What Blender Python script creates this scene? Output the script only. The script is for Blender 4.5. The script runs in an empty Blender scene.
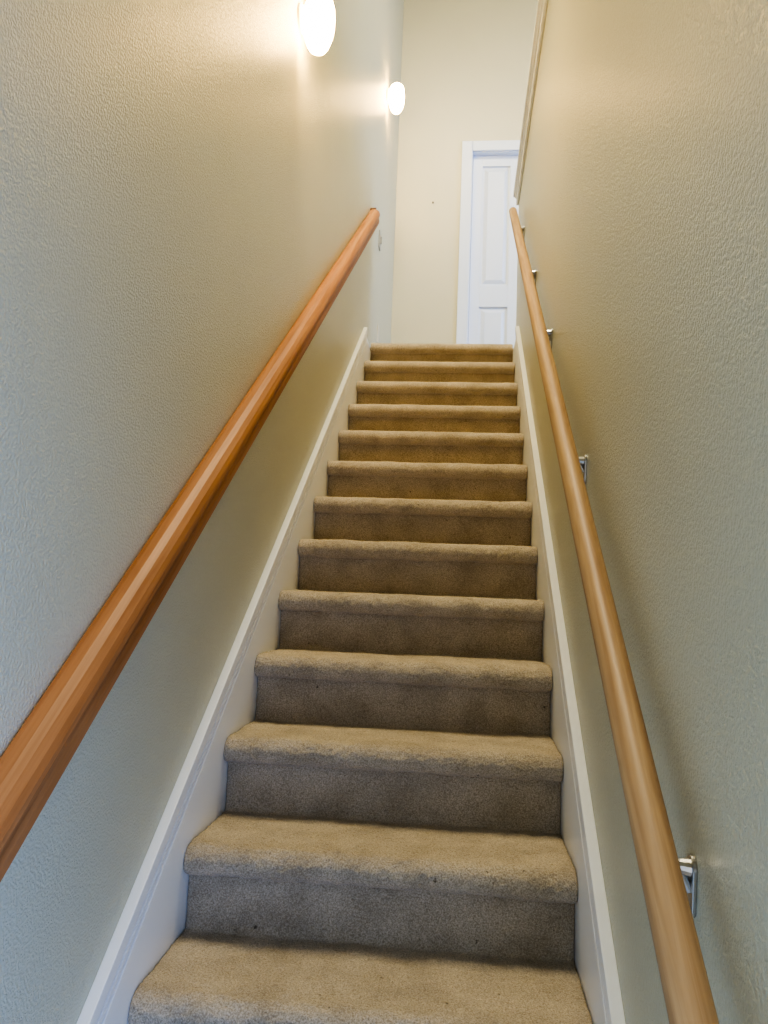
import bpy, bmesh, numpy as np, math, random
from mathutils import Vector, Matrix
random.seed(3); rng=np.random.default_rng(5)
S=bpy.context.scene
S.view_settings.view_transform='AgX'; S.view_settings.look='AgX - High Contrast'; S.view_settings.exposure=-0.05
R_,RUN,W=0.1862,0.2572,0.8345
SL=R_/RUN; YE=4.6775; LZ=13*R_; FZ=-3*R_
XL=-0.02; XR=W+0.02; HZ=6.3; YB=-3.2
def lin(c):
    return tuple(((v/255)/12.92 if v/255<=.04045 else ((v/255+.055)/1.055)**2.4) for v in c)+(1,)
# ---------------- materials
def mat(name,rgb,rough=.5,spec=.5,metal=0.):
    m=bpy.data.materials.new(name); m.use_nodes=True; b=m.node_tree.nodes['Principled BSDF']
    b.inputs['Base Color'].default_value=lin(rgb); b.inputs['Roughness'].default_value=rough
    b.inputs['Specular IOR Level'].default_value=spec; b.inputs['Metallic'].default_value=metal
    return m,m.node_tree,b
def N(nt,t,**k):
    n=nt.nodes.new(t)
    for a,v in k.items():
        if a in n.inputs: n.inputs[a].default_value=v
        else: setattr(n,a,v)
    return n
def wallmat(name,rgb,bump=.5,rough=.34):
    m,nt,b=mat(name,rgb,rough,.5)
    tc=N(nt,'ShaderNodeTexCoord')
    n1=N(nt,'ShaderNodeTexNoise',Scale=210.,Detail=2.,Roughness=.5); n2=N(nt,'ShaderNodeTexNoise',Scale=3.,Detail=3.)
    nt.links.new(tc.outputs['Object'],n1.inputs['Vector']); nt.links.new(tc.outputs['Object'],n2.inputs['Vector'])
    r=N(nt,'ShaderNodeValToRGB'); r.color_ramp.elements[0].position=.40; r.color_ramp.elements[1].position=.60
    nt.links.new(n1.outputs[0],r.inputs[0])
    bp=N(nt,'ShaderNodeBump',Strength=bump,Distance=.0021); nt.links.new(r.outputs[0],bp.inputs['Height']); nt.links.new(bp.outputs[0],b.inputs['Normal'])
    mx=N(nt,'ShaderNodeMixRGB'); a=lin(rgb); mx.inputs[1].default_value=tuple(v*.965 for v in a[:3])+(1,); mx.inputs[2].default_value=tuple(min(1,v*1.035) for v in a[:3])+(1,)
    nt.links.new(n2.outputs[0],mx.inputs[0]); nt.links.new(mx.outputs[0],b.inputs['Base Color'])
    return m
M_wall=wallmat('wall_paint',(206,204,180)); M_end=wallmat('end_wall_paint',(204,199,174),.15)
M_white=mat('trim_paint',(244,245,243),.38)[0]
M_door=mat('door_paint',(218,227,243),.4)[0]
M_metal=mat('satin_nickel',(190,188,184),.28,.5,1.)[0]
M_plate=mat('ivory_plastic',(222,216,200),.35)[0]
M_switch=mat('grey_plastic',(176,172,160),.4)[0]
M_dark=mat('dark_metal',(70,62,52),.4)[0]
M_walnut=mat('dark_end_grain',(92,52,30),.5)[0]
def carpetmat():
    m,nt,b=mat('cut_pile_carpet',(165,145,112),.97,.1)
    b.inputs['Sheen Weight'].default_value=.3; b.inputs['Sheen Roughness'].default_value=.5
    tc=N(nt,'ShaderNodeTexCoord')
    n1=N(nt,'ShaderNodeTexNoise',Scale=300.,Detail=3.,Roughness=.7); n2=N(nt,'ShaderNodeTexNoise',Scale=11.,Detail=4.); n3=N(nt,'ShaderNodeTexNoise',Scale=48.,Detail=2.)
    for n in (n1,n2,n3): nt.links.new(tc.outputs['Object'],n.inputs['Vector'])
    r=N(nt,'ShaderNodeValToRGB'); e=r.color_ramp.elements; e[0].position=.28; e[1].position=.72
    e[0].color=lin((142,126,101)); e[1].color=lin((226,211,185))
    nt.links.new(n1.outputs[0],r.inputs[0])
    mx=N(nt,'ShaderNodeMixRGB',blend_type='MULTIPLY'); mx.inputs[0].default_value=1
    r2=N(nt,'ShaderNodeValToRGB'); r2.color_ramp.elements[0].color=(.80,.79,.77,1); r2.color_ramp.elements[0].position=.33; r2.color_ramp.elements[1].position=.6
    nt.links.new(n2.outputs[0],r2.inputs[0]); nt.links.new(r.outputs[0],mx.inputs[1]); nt.links.new(r2.outputs[0],mx.inputs[2])
    r3=N(nt,'ShaderNodeValToRGB'); r3.color_ramp.elements[0].position=.735; r3.color_ramp.elements[1].position=.78
    r3.color_ramp.elements[0].color=(1,1,1,1); r3.color_ramp.elements[1].color=(.35,.33,.30,1)
    nt.links.new(n3.outputs[0],r3.inputs[0])
    m3=N(nt,'ShaderNodeMixRGB',blend_type='MULTIPLY'); m3.inputs[0].default_value=1
    nt.links.new(mx.outputs[0],m3.inputs[1]); nt.links.new(r3.outputs[0],m3.inputs[2])
    nt.links.new(m3.outputs[0],b.inputs['Base Color'])
    bp=N(nt,'ShaderNodeBump',Strength=.9,Distance=.0045); nt.links.new(n1.outputs[0],bp.inputs['Height']); nt.links.new(bp.outputs[0],b.inputs['Normal'])
    return m
M_carpet=carpetmat()
def wood(name,c0,c1,rough,axis_rot):
    m,nt,b=mat(name,c0,rough,.3)
    b.inputs['Coat Weight'].default_value=.04; b.inputs['Coat Roughness'].default_value=.35
    tc=N(nt,'ShaderNodeTexCoord'); m1=N(nt,'ShaderNodeMapping'); m1.inputs['Rotation'].default_value=(axis_rot,0,0)
    m2=N(nt,'ShaderNodeMapping'); m2.inputs['Scale'].default_value=(60,2.2,60)
    nt.links.new(tc.outputs['Object'],m1.inputs[0]); nt.links.new(m1.outputs[0],m2.inputs[0])
    n=N(nt,'ShaderNodeTexNoise',Scale=1.,Detail=5.,Roughness=.6,Distortion=.4); nt.links.new(m2.outputs[0],n.inputs['Vector'])
    r=N(nt,'ShaderNodeValToRGB'); e=r.color_ramp.elements; e[0].position=.3;e[1].position=.7; e[0].color=lin(c1); e[1].color=lin(c0)
    nt.links.new(n.outputs[0],r.inputs[0]); nt.links.new(r.outputs[0],b.inputs['Base Color'])
    return m
ANG=-math.atan(SL)
M_fir=wood('stained_fir',(182,128,82),(150,97,54),.52,ANG)
M_maple=wood('worn_maple',(190,160,120),(152,119,85),.5,ANG)
# ---------------- mesh helpers
def obj(name,verts,faces,m,smooth=False,parent=None,bevel=0,seg=2):
    me=bpy.data.meshes.new(name); me.from_pydata([tuple(v) for v in verts],[],faces); me.materials.append(m)
    bm=bmesh.new(); bm.from_mesh(me); bmesh.ops.recalc_face_normals(bm,faces=bm.faces); bm.to_mesh(me); bm.free()
    o=bpy.data.objects.new(name,me); S.collection.objects.link(o)
    if smooth: me.polygons.foreach_set('use_smooth',[True]*len(me.polygons))
    if parent: o.parent=parent
    if bevel:
        b=o.modifiers.new('bevel','BEVEL'); b.width=bevel; b.segments=seg; b.limit_method='ANGLE'; b.angle_limit=.6
    return o
class MB:
    def __init__(s): s.v=[]; s.f=[]
    def box(s,a,b):
        k=len(s.v); x0,y0,z0=a; x1,y1,z1=b
        s.v+=[(x0,y0,z0),(x1,y0,z0),(x1,y1,z0),(x0,y1,z0),(x0,y0,z1),(x1,y0,z1),(x1,y1,z1),(x0,y1,z1)]
        s.f+=[tuple(k+i for i in q) for q in ((0,3,2,1),(4,5,6,7),(0,1,5,4),(1,2,6,5),(2,3,7,6),(3,0,4,7))]
    def prof(s,P,y0,y1,slope=SL,n=1):
        L=len(P); k=len(s.v)
        for j in range(n+1):
            y=y0+(y1-y0)*j/n
            s.v+=[(x,y,slope*y+h) for x,h in P]
        for j in range(n):
            for i in range(L):
                a=k+j*L+i; b=k+j*L+(i+1)%L; s.f.append((a,b,b+L,a+L))
        s.f.append(tuple(range(k+L-1,k-1,-1))); s.f.append(tuple(range(k+n*L,k+(n+1)*L)))
    def poly_x(s,P,x0,x1):
        L=len(P); k=len(s.v)
        s.v+=[(x0,y,z) for y,z in P]+[(x1,y,z) for y,z in P]
        for i in range(L):
            a=k+i;b=k+(i+1)%L; s.f.append((a,b,b+L,a+L))
        s.f.append(tuple(range(k+L-1,k-1,-1))); s.f.append(tuple(range(k+L,k+2*L)))
    def tube(s,pts,rad,n=14,caps=True):
        pts=[Vector(p) for p in pts]; k=len(s.v)
        rs=rad if isinstance(rad,(list,tuple)) else [rad]*len(pts)
        for i,p in enumerate(pts):
            t=(pts[min(i+1,len(pts)-1)]-pts[max(i-1,0)]).normalized()
            u=t.cross(Vector((0.3,1,.2))).normalized() if abs(t.y)<.9 else t.cross(Vector((1,0,0))).normalized()
            w=t.cross(u)
            for j in range(n):
                a=2*math.pi*j/n; s.v.append(tuple(p+rs[i]*(math.cos(a)*u+math.sin(a)*w)))
        for i in range(len(pts)-1):
            for j in range(n):
                a=k+i*n+j;b=k+i*n+(j+1)%n; s.f.append((a,b,b+n,a+n))
        if caps: s.f.append(tuple(range(k+n-1,k-1,-1))); s.f.append(tuple(range(k+(len(pts)-1)*n,k+len(pts)*n)))
    def make(s,name,m,**k): return obj(name,s.v,s.f,m,**k)
def box(name,a,b,m,**k):
    q=MB(); q.box(a,b); return q.make(name,m,**k)
def empty(name,loc=(0,0,0)):
    o=bpy.data.objects.new(name,None); S.collection.objects.link(o); o.empty_display_size=.1; return o
# ---------------- room shell
box('wall_left',(XL-.12,YB,FZ-.1),(XL,YE,HZ),M_wall)
WE=3.40; WT=3.375
box('wall_right',(XR,YB,FZ-.1),(XR+.12,WE,WT),M_wall)
box('wall_right_outer',(3.3,YB,LZ-.2),(3.42,YE,HZ),M_wall)
q=MB(); DX0,DX1,DT=.56,1.262,LZ+1.985
q.box((XL-.12,YE,FZ-.1),(DX0,YE+.14,HZ)); q.box((DX1,YE,FZ-.1),(3.42,YE+.14,HZ)); q.box((DX0,YE,DT),(DX1,YE+.14,HZ)); q.box((DX0,YE,FZ-.1),(DX1,YE+.14,LZ))
q.make('wall_end',M_end)
q=MB(); q.box((XL-.12,YB-.12,FZ-.1),(.0,YB,HZ)); q.box((XR-.02,YB-.12,FZ-.1),(3.42,YB,HZ)); q.box((0,YB-.12,FZ+2.1),(XR-.02,YB,HZ))
q.make('wall_back',M_wall)
box('ceiling',(XL-.12,YB-.12,HZ),(3.42,YE+.14,HZ+.1),M_end)
box('floor',(XL-.12,YB-.12,FZ-.12),(XR+.12,YE,FZ),M_carpet)
q=MB(); q.box((XL,13*RUN+.06,LZ-.2),(3.3,YE,LZ-.002)); q.box((XR+.12,YB,LZ-.2),(3.3,13*RUN+.06,LZ-.002))
q.make('floor_landing',M_carpet)
# ---------------- carpeted stairs
prof=[]
def add(y,z):
    if not prof or math.hypot(prof[-1][0]-y,prof[-1][1]-z)>.0008: prof.append((y,z))
def arc(cy,cz,ry,rz,a0,a1,n):
    for i in range(n+1):
        a=a0+(a1-a0)*i/n; add(cy+ry*math.cos(a),cz+rz*math.sin(a))
for n in range(-2,14):
    yf=n*RUN; z0=(n-1)*R_; z1=n*R_
    add(yf-.012,z0+.001); add(yf-.004,z0+.006); add(yf,z0+.016)
    add(yf,z1-.060)
    add(yf-.004,z1-.063)
    arc(yf-.015,z1-.036,.028,.027,-math.pi/2,-math.pi,8)
    arc(yf-.005,z1-.036,.038,.036,-math.pi,-1.5*math.pi,10)
    add(yf+.03,z1)
    if n==13: add(yf+.075,z1)
P=np.array(prof)
seg=np.linalg.norm(np.diff(P,axis=0),axis=1); s=np.concatenate([[0],np.cumsum(seg)])
ss=[0.]
while ss[-1]<s[-1]:
    y=np.interp(ss[-1],s,P[:,0]); ss.append(ss[-1]+(.0038 if y<1.2 else (.0055 if y<2.2 else .008)))
ss[-1]=s[-1]
P=np.stack([np.interp(ss,s,P[:,0]),np.interp(ss,s,P[:,1])],1)
T=np.gradient(P,axis=0)
for _ in range(2): T[1:-1]=(T[:-2]+2*T[1:-1]+T[2:])/4
T/=np.linalg.norm(T,axis=1)[:,None]+1e-9
Nn=np.stack([-T[:,1],T[:,0]],1)
nx=200; xs=np.linspace(0.0005,W-.0005,nx); m=len(P)
def smooth(a,k):
    for _ in range(k): a=(a+np.roll(a,1,0)+np.roll(a,-1,0)+np.roll(a,1,1)+np.roll(a,-1,1))/5
    return a
fine=smooth(rng.standard_normal((m,nx)),1); fine/=fine.std()
med=smooth(rng.standard_normal((m,nx)),16); med/=med.std()
lowr=smooth(rng.standard_normal((m,nx)),140); lowr/=lowr.std()
far=np.clip((P[:,0]-1.2)/1.5,0,1)[:,None]
d=fine*.0009*(1-.5*far)+(med*.0005+lowr*.0010)*(1-.6*far)
edge=np.clip(np.minimum(xs-xs[0],xs[-1]-xs)/.010,0,1)
d=d-(1-edge)[None,:]**2*.003
V=np.zeros((m,nx,3)); V[:,:,0]=xs[None,:]; V[:,:,1]=P[:,0][:,None]+Nn[:,0][:,None]*d; V[:,:,2]=P[:,1][:,None]+Nn[:,1][:,None]*d
idx=np.arange(m*nx).reshape(m,nx)
F=np.stack([idx[:-1,:-1],idx[:-1,1:],idx[1:,1:],idx[1:,:-1]],-1).reshape(-1,4)
me=bpy.data.meshes.new('carpeted_staircase'); me.from_pydata(V.reshape(-1,3).tolist(),[],F.tolist()); me.materials.append(M_carpet)
me.polygons.foreach_set('use_smooth',[True]*len(me.polygons)); me.update()
st=bpy.data.objects.new('carpeted_staircase',me); S.collection.objects.link(st)
# ---------------- skirt boards with stepped cap moulding
def skirt(name,xw,sgn,h):
    TP=LZ+.025
    ytop=(TP-h)/SL
    q=MB(); y0=-.70; ye=WE-.02 if sgn<0 else YE
    P=[(y0,FZ),(y0,y0*SL+h-.02),(ytop,TP-.02),(ye,TP-.02),(ye,LZ-.02),(3.36,LZ-.02),(3.3,LZ-.3),(0.3,-.25),(-.5,FZ)]
    q.poly_x(P,xw,xw+sgn*.005)
    def strip(ha,hb,t):
        q.prof([(xw,h-ha),(xw,h-hb),(xw+sgn*t,h-hb),(xw+sgn*t,h-ha)],y0,ytop)
    strip(.0,.036,.022); strip(.050,.064,.020)
    P2=[(y0,FZ),(y0,y0*SL+h-.078),(ytop,TP-.078),(3.34,TP-.078),(3.3,LZ-.3),(0.3,-.25),(-.5,FZ)]
    q.poly_x(P2,xw+sgn*.005,xw+sgn*.019)
    q.make(name,M_white,bevel=.0015)
skirt('baseboard_left',XL,1,.186); skirt('baseboard_right',XR,-1,.212)
box('baseboard_end',(XL+.018,YE-.015,LZ-.002),(.475,YE,LZ+.10),M_white,bevel=.003)
# ---------------- left handrail (moulded, fixed flat against the wall)
x=XL
pf=[(x+.0,.784),(x+.0,.866),(x+.004,.874),(x+.014,.878),(x+.030,.878),(x+.044,.872),(x+.054,.862),(x+.059,.850),(x+.060,.838),(x+.056,.830),(x+.0545,.819),(x+.057,.810),(x+.057,.793),(x+.052,.783),(x+.030,.779),(x+.012,.779)]
lh=empty('handrail')
q=MB(); q.prof(pf,-.95,3.18,n=8); q.make('rail',M_fir,bevel=.0015,parent=lh)
q=MB(); q.prof([(x,.80),(x,.884),(x+.034,.884),(x+.034,.80)],3.18,3.20); q.make('end_block',M_walnut,bevel=.002,parent=lh)
# ---------------- right handrail (round) with brackets
hr=empty('handrail'); RX=XR-.055; RH=.903
q=MB(); y0,y1=-.85,2.98
pts=[(RX,y0+(y1-y0)*i/40,(y0+(y1-y0)*i/40)*SL+RH) for i in range(41)]
t=Vector((0,1,SL)).normalized()
pts=[tuple(Vector(pts[0])-t*.006)]+pts+[tuple(Vector(pts[-1])+t*.006)]
q.tube(pts,[.015]+[.0215]*41+[.015],28); q.make('rail',M_maple,smooth=True,parent=hr)
for i,y in enumerate((2.84,2.04,1.36,.575,-.284)):
    zr=y*SL+RH; zw=zr-.082; q=MB()
    k=[]
    for j in range(24):
        a=2*math.pi*j/24; w_=.015 if math.sin(a)>0 else .010
        k.append((y+w_*math.cos(a),zw-.010+(.024 if math.sin(a)>0 else -.020)+w_*math.sin(a)))
    q.poly_x(k,XR,XR-.005)
    for dz in (.006,-.030):
        q.tube([(XR-.005,y,zw+dz),(XR-.0075,y,zw+dz)],.004,10)
    A=[(XR-.004,y,zw+.014),(XR-.018,y,zw+.016),(XR-.034,y,zw+.020),(XR-.047,y,zw+.028),(RX,y,zw+.042),(RX,y,zr-.024)]
    q.tube(A,[.011,.0085,.007,.0065,.0065,.007],12)
    q.tube([(XR-.004,y,zw-.012),(XR-.012,y,zw+.004),(XR-.022,y,zw+.015)],[.005,.005,.004],8)
    q.prof([(RX-.011,-.0255+RH),(RX+.011,-.0255+RH),(RX+.011,-.0295+RH),(RX-.011,-.0295+RH)],y-.024,y+.024)
    q.make('bracket_%d'%(i+1),M_metal,parent=hr,bevel=.001)
# ---------------- half-wall cap on right wall
q=MB()
q.box((XR-.032,YB,WT),(XR+.152,WE+.035,WT+.024))
q.box((XR-.014,YB,WT-.062),(XR,WE+.014,WT)); q.box((XR-.022,YB,WT-.016),(XR,WE+.022,WT))
q.box((XR,WE,WT-.062),(XR+.134,WE+.014,WT)); q.box((XR+.12,YB,WT-.062),(XR+.134,WE,WT))
q.make('trim_1',M_white,bevel=.003)
# ---------------- door
q=MB(); sx0,sx1=.572,1.250; z0,z1=LZ+.01,LZ+1.972; yd=YE+.045
cols=[(.648,.864),(.958,1.174)]; rows=[(LZ+.20,LZ+.745),(LZ+.915,LZ+1.885)]
q.box((sx0,yd+.016,z0),(sx1,yd+.035,z1))
xs_=[sx0,cols[0][0],cols[0][1],cols[1][0],cols[1][1],sx1]
q.box((xs_[0],yd,z0),(xs_[1],yd+.016,z1)); q.box((xs_[2],yd,z0),(xs_[3],yd+.016,z1)); q.box((xs_[4],yd,z0),(xs_[5],yd+.016,z1))
for cx0,cx1 in cols:
    for a,b in ((z0,rows[0][0]),(rows[0][1],rows[1][0]),(rows[1][1],z1)): q.box((cx0,yd,a),(cx1,yd+.016,b))
    for a,b in rows:
        k=len(q.v); i0,i1=.016,.045
        for ins,yy in ((i0,yd+.016),(i1,yd+.002)):
            q.v+=[(cx0+ins,yy,a+ins),(cx1-ins,yy,a+ins),(cx1-ins,yy,b-ins),(cx0+ins,yy,b-ins)]
        for j in range(4): q.f.append((k+j,k+(j+1)%4,k+4+(j+1)%4,k+4+j))
        q.f.append((k+4,k+5,k+6,k+7))
dr=empty('door_1'); q.make('slab',M_door,parent=dr,bevel=.002)
q=MB(); kz=LZ+.93; kx=1.20
q.tube([(kx,yd,kz),(kx,yd-.006,kz),(kx,yd-.008,kz),(kx,yd-.03,kz),(kx,yd-.036,kz),(kx,yd-.05,kz),(kx,yd-.06,kz)],[.03,.03,.012,.011,.024,.027,.012],20); q.make('knob',M_metal,parent=dr,smooth=True)
q=MB()
q.box((DX0-.078,YE-.016,LZ-.002),(DX0+.004,YE,DT+.078)); q.box((DX1-.004,YE-.016,LZ-.002),(DX1+.078,YE,DT+.078)); q.box((DX0+.004,YE-.016,DT-.004),(DX1-.004,YE,DT+.078))
q.box((DX0,YE,LZ),(DX0+.010,YE+.12,DT)); q.box((DX1-.010,YE,LZ),(DX1,YE+.12,DT)); q.box((DX0+.010,YE,DT-.010),(DX1-.010,YE+.12,DT))
q.make('trim_2',M_door,bevel=.004)
# ---------------- sconces
def emis(name,rgb,s):
    m=bpy.data.materials.new(name); m.use_nodes=True; b=m.node_tree.nodes['Principled BSDF']
    b.inputs['Base Color'].default_value=(.9,.88,.82,1); b.inputs['Roughness'].default_value=.25
    b.inputs['Emission Color'].default_value=rgb+(1,); b.inputs['Emission Strength'].default_value=s
    return m
M_em=emis('lit_opal_glass',(1.,.62,.20),54.)
def sconce(y,zc):
    e=empty('wall_sconce')
    q=MB(); xc=XL+.066
    lev=[(.104,.25),(.099,.52),(.086,.78),(.060,.94),(.020,1.0),(-.020,.98),(-.052,.88),(-.076,.72),(-.094,.52),(-.101,.28)]
    n=14; k=len(q.v)
    for z,s_ in lev:
        for j in range(n):
            a=2*math.pi*(j+.5)/n; q.v.append((xc+.054*s_*math.cos(a), y+.056*s_*math.sin(a), zc+z))
    for i in range(len(lev)-1):
        for j in range(n): a=k+i*n+j; b_=k+i*n+(j+1)%n; q.f.append((a,b_,b_+n,a+n))
    q.f.append(tuple(range(k,k+n))); q.f.append(tuple(range(k+(len(lev)-1)*n,k+len(lev)*n)))
    q.make('glass_shade',M_em,parent=e,bevel=.002)
    q=MB(); q.tube([(XL,y,zc+.02),(XL+.008,y,zc+.02),(XL+.012,y,zc+.02),(XL+.014,y,zc+.02)],[.048,.048,.042,.02],24); q.make('backplate',M_plate,parent=e)
sconce(1.20,2.834); sconce(3.79,4.270)
# ---------------- small wall items
q=MB(); sy,sz=3.80,2.63
q.box((XL,sy-.035,sz-.057),(XL+.006,sy+.035,sz+.057)); q.box((XL+.006,sy-.017,sz-.033),(XL+.009,sy+.017,sz+.033))
q.make('wall_outlet',M_plate,bevel=.002)
q=MB(); sy,sz=3.68,3.22
q.box((XL,sy-.035,sz-.057),(XL+.008,sy+.035,sz+.057)); q.box((XL+.008,sy-.010,sz-.022),(XL+.018,sy+.010,sz+.022))
q.make('light_switch',M_switch,bevel=.002)
q=MB(); q.tube([(.269,YE,LZ+1.563),(.269,YE-.012,LZ+1.567)],.005,10); q.make('wall_hook',M_dark)
# ---------------- lights
def area(name,loc,rot,sx,sy,e,col):
    l=bpy.data.lights.new(name,'AREA'); l.shape='RECTANGLE'; l.size=sx; l.size_y=sy; l.energy=e; l.color=col
    o=bpy.data.objects.new(name,l); S.collection.objects.link(o); o.location=loc; o.rotation_euler=rot; return o
area('daylight_entry',(.42,YB+.05,FZ+1.1),(math.radians(90),0,0),.7,1.9,8,(.90,.94,1.))
area('daylight_side_window',(XR-.01,-1.45,FZ+.85),(0,math.radians(90),0),1.3,.9,42,(.23,.42,1.))
area('daylight_upper_window',(3.0,3.6,LZ+1.3),(0,math.radians(90),math.radians(-28)),1.4,1.2,58,(.18,.42,1.))
area('ceiling_lamp_upper',(1.6,2.2,HZ-.1),(0,0,0),.5,.5,26,(1.,.83,.54))
area('overhead_fill_stair',(.42,1.3,HZ-.05),(0,0,0),.6,1.6,185,(1.,.89,.64))  # added overhead fill: brightens treads and grazes walls, no fixture here
w=bpy.data.worlds.new('w'); S.world=w; w.use_nodes=True; w.node_tree.nodes['Background'].inputs[0].default_value=(.6,.75,1,1); w.node_tree.nodes['Background'].inputs[1].default_value=.4
# ---------------- camera
C=(0.5803,-1.272,0.9266); yaw,pitch,roll,f=-0.1005,0.1043,0.0392,800.15
fw=Vector((math.sin(yaw)*math.cos(pitch),math.cos(yaw)*math.cos(pitch),math.sin(pitch)))
rt=Vector((math.cos(yaw),-math.sin(yaw),0)); up=rt.cross(fw)
r2=math.cos(roll)*rt+math.sin(roll)*up; u2=-math.sin(roll)*rt+math.cos(roll)*up
cd=bpy.data.cameras.new('camera'); co=bpy.data.objects.new('camera',cd); S.collection.objects.link(co)
M=Matrix((r2,u2,-fw)).transposed().to_4x4(); M.translation=Vector(C); co.matrix_world=M
cd.sensor_fit='VERTICAL'; cd.sensor_height=36; cd.lens=36*f/1024; cd.clip_start=.02
S.camera=co
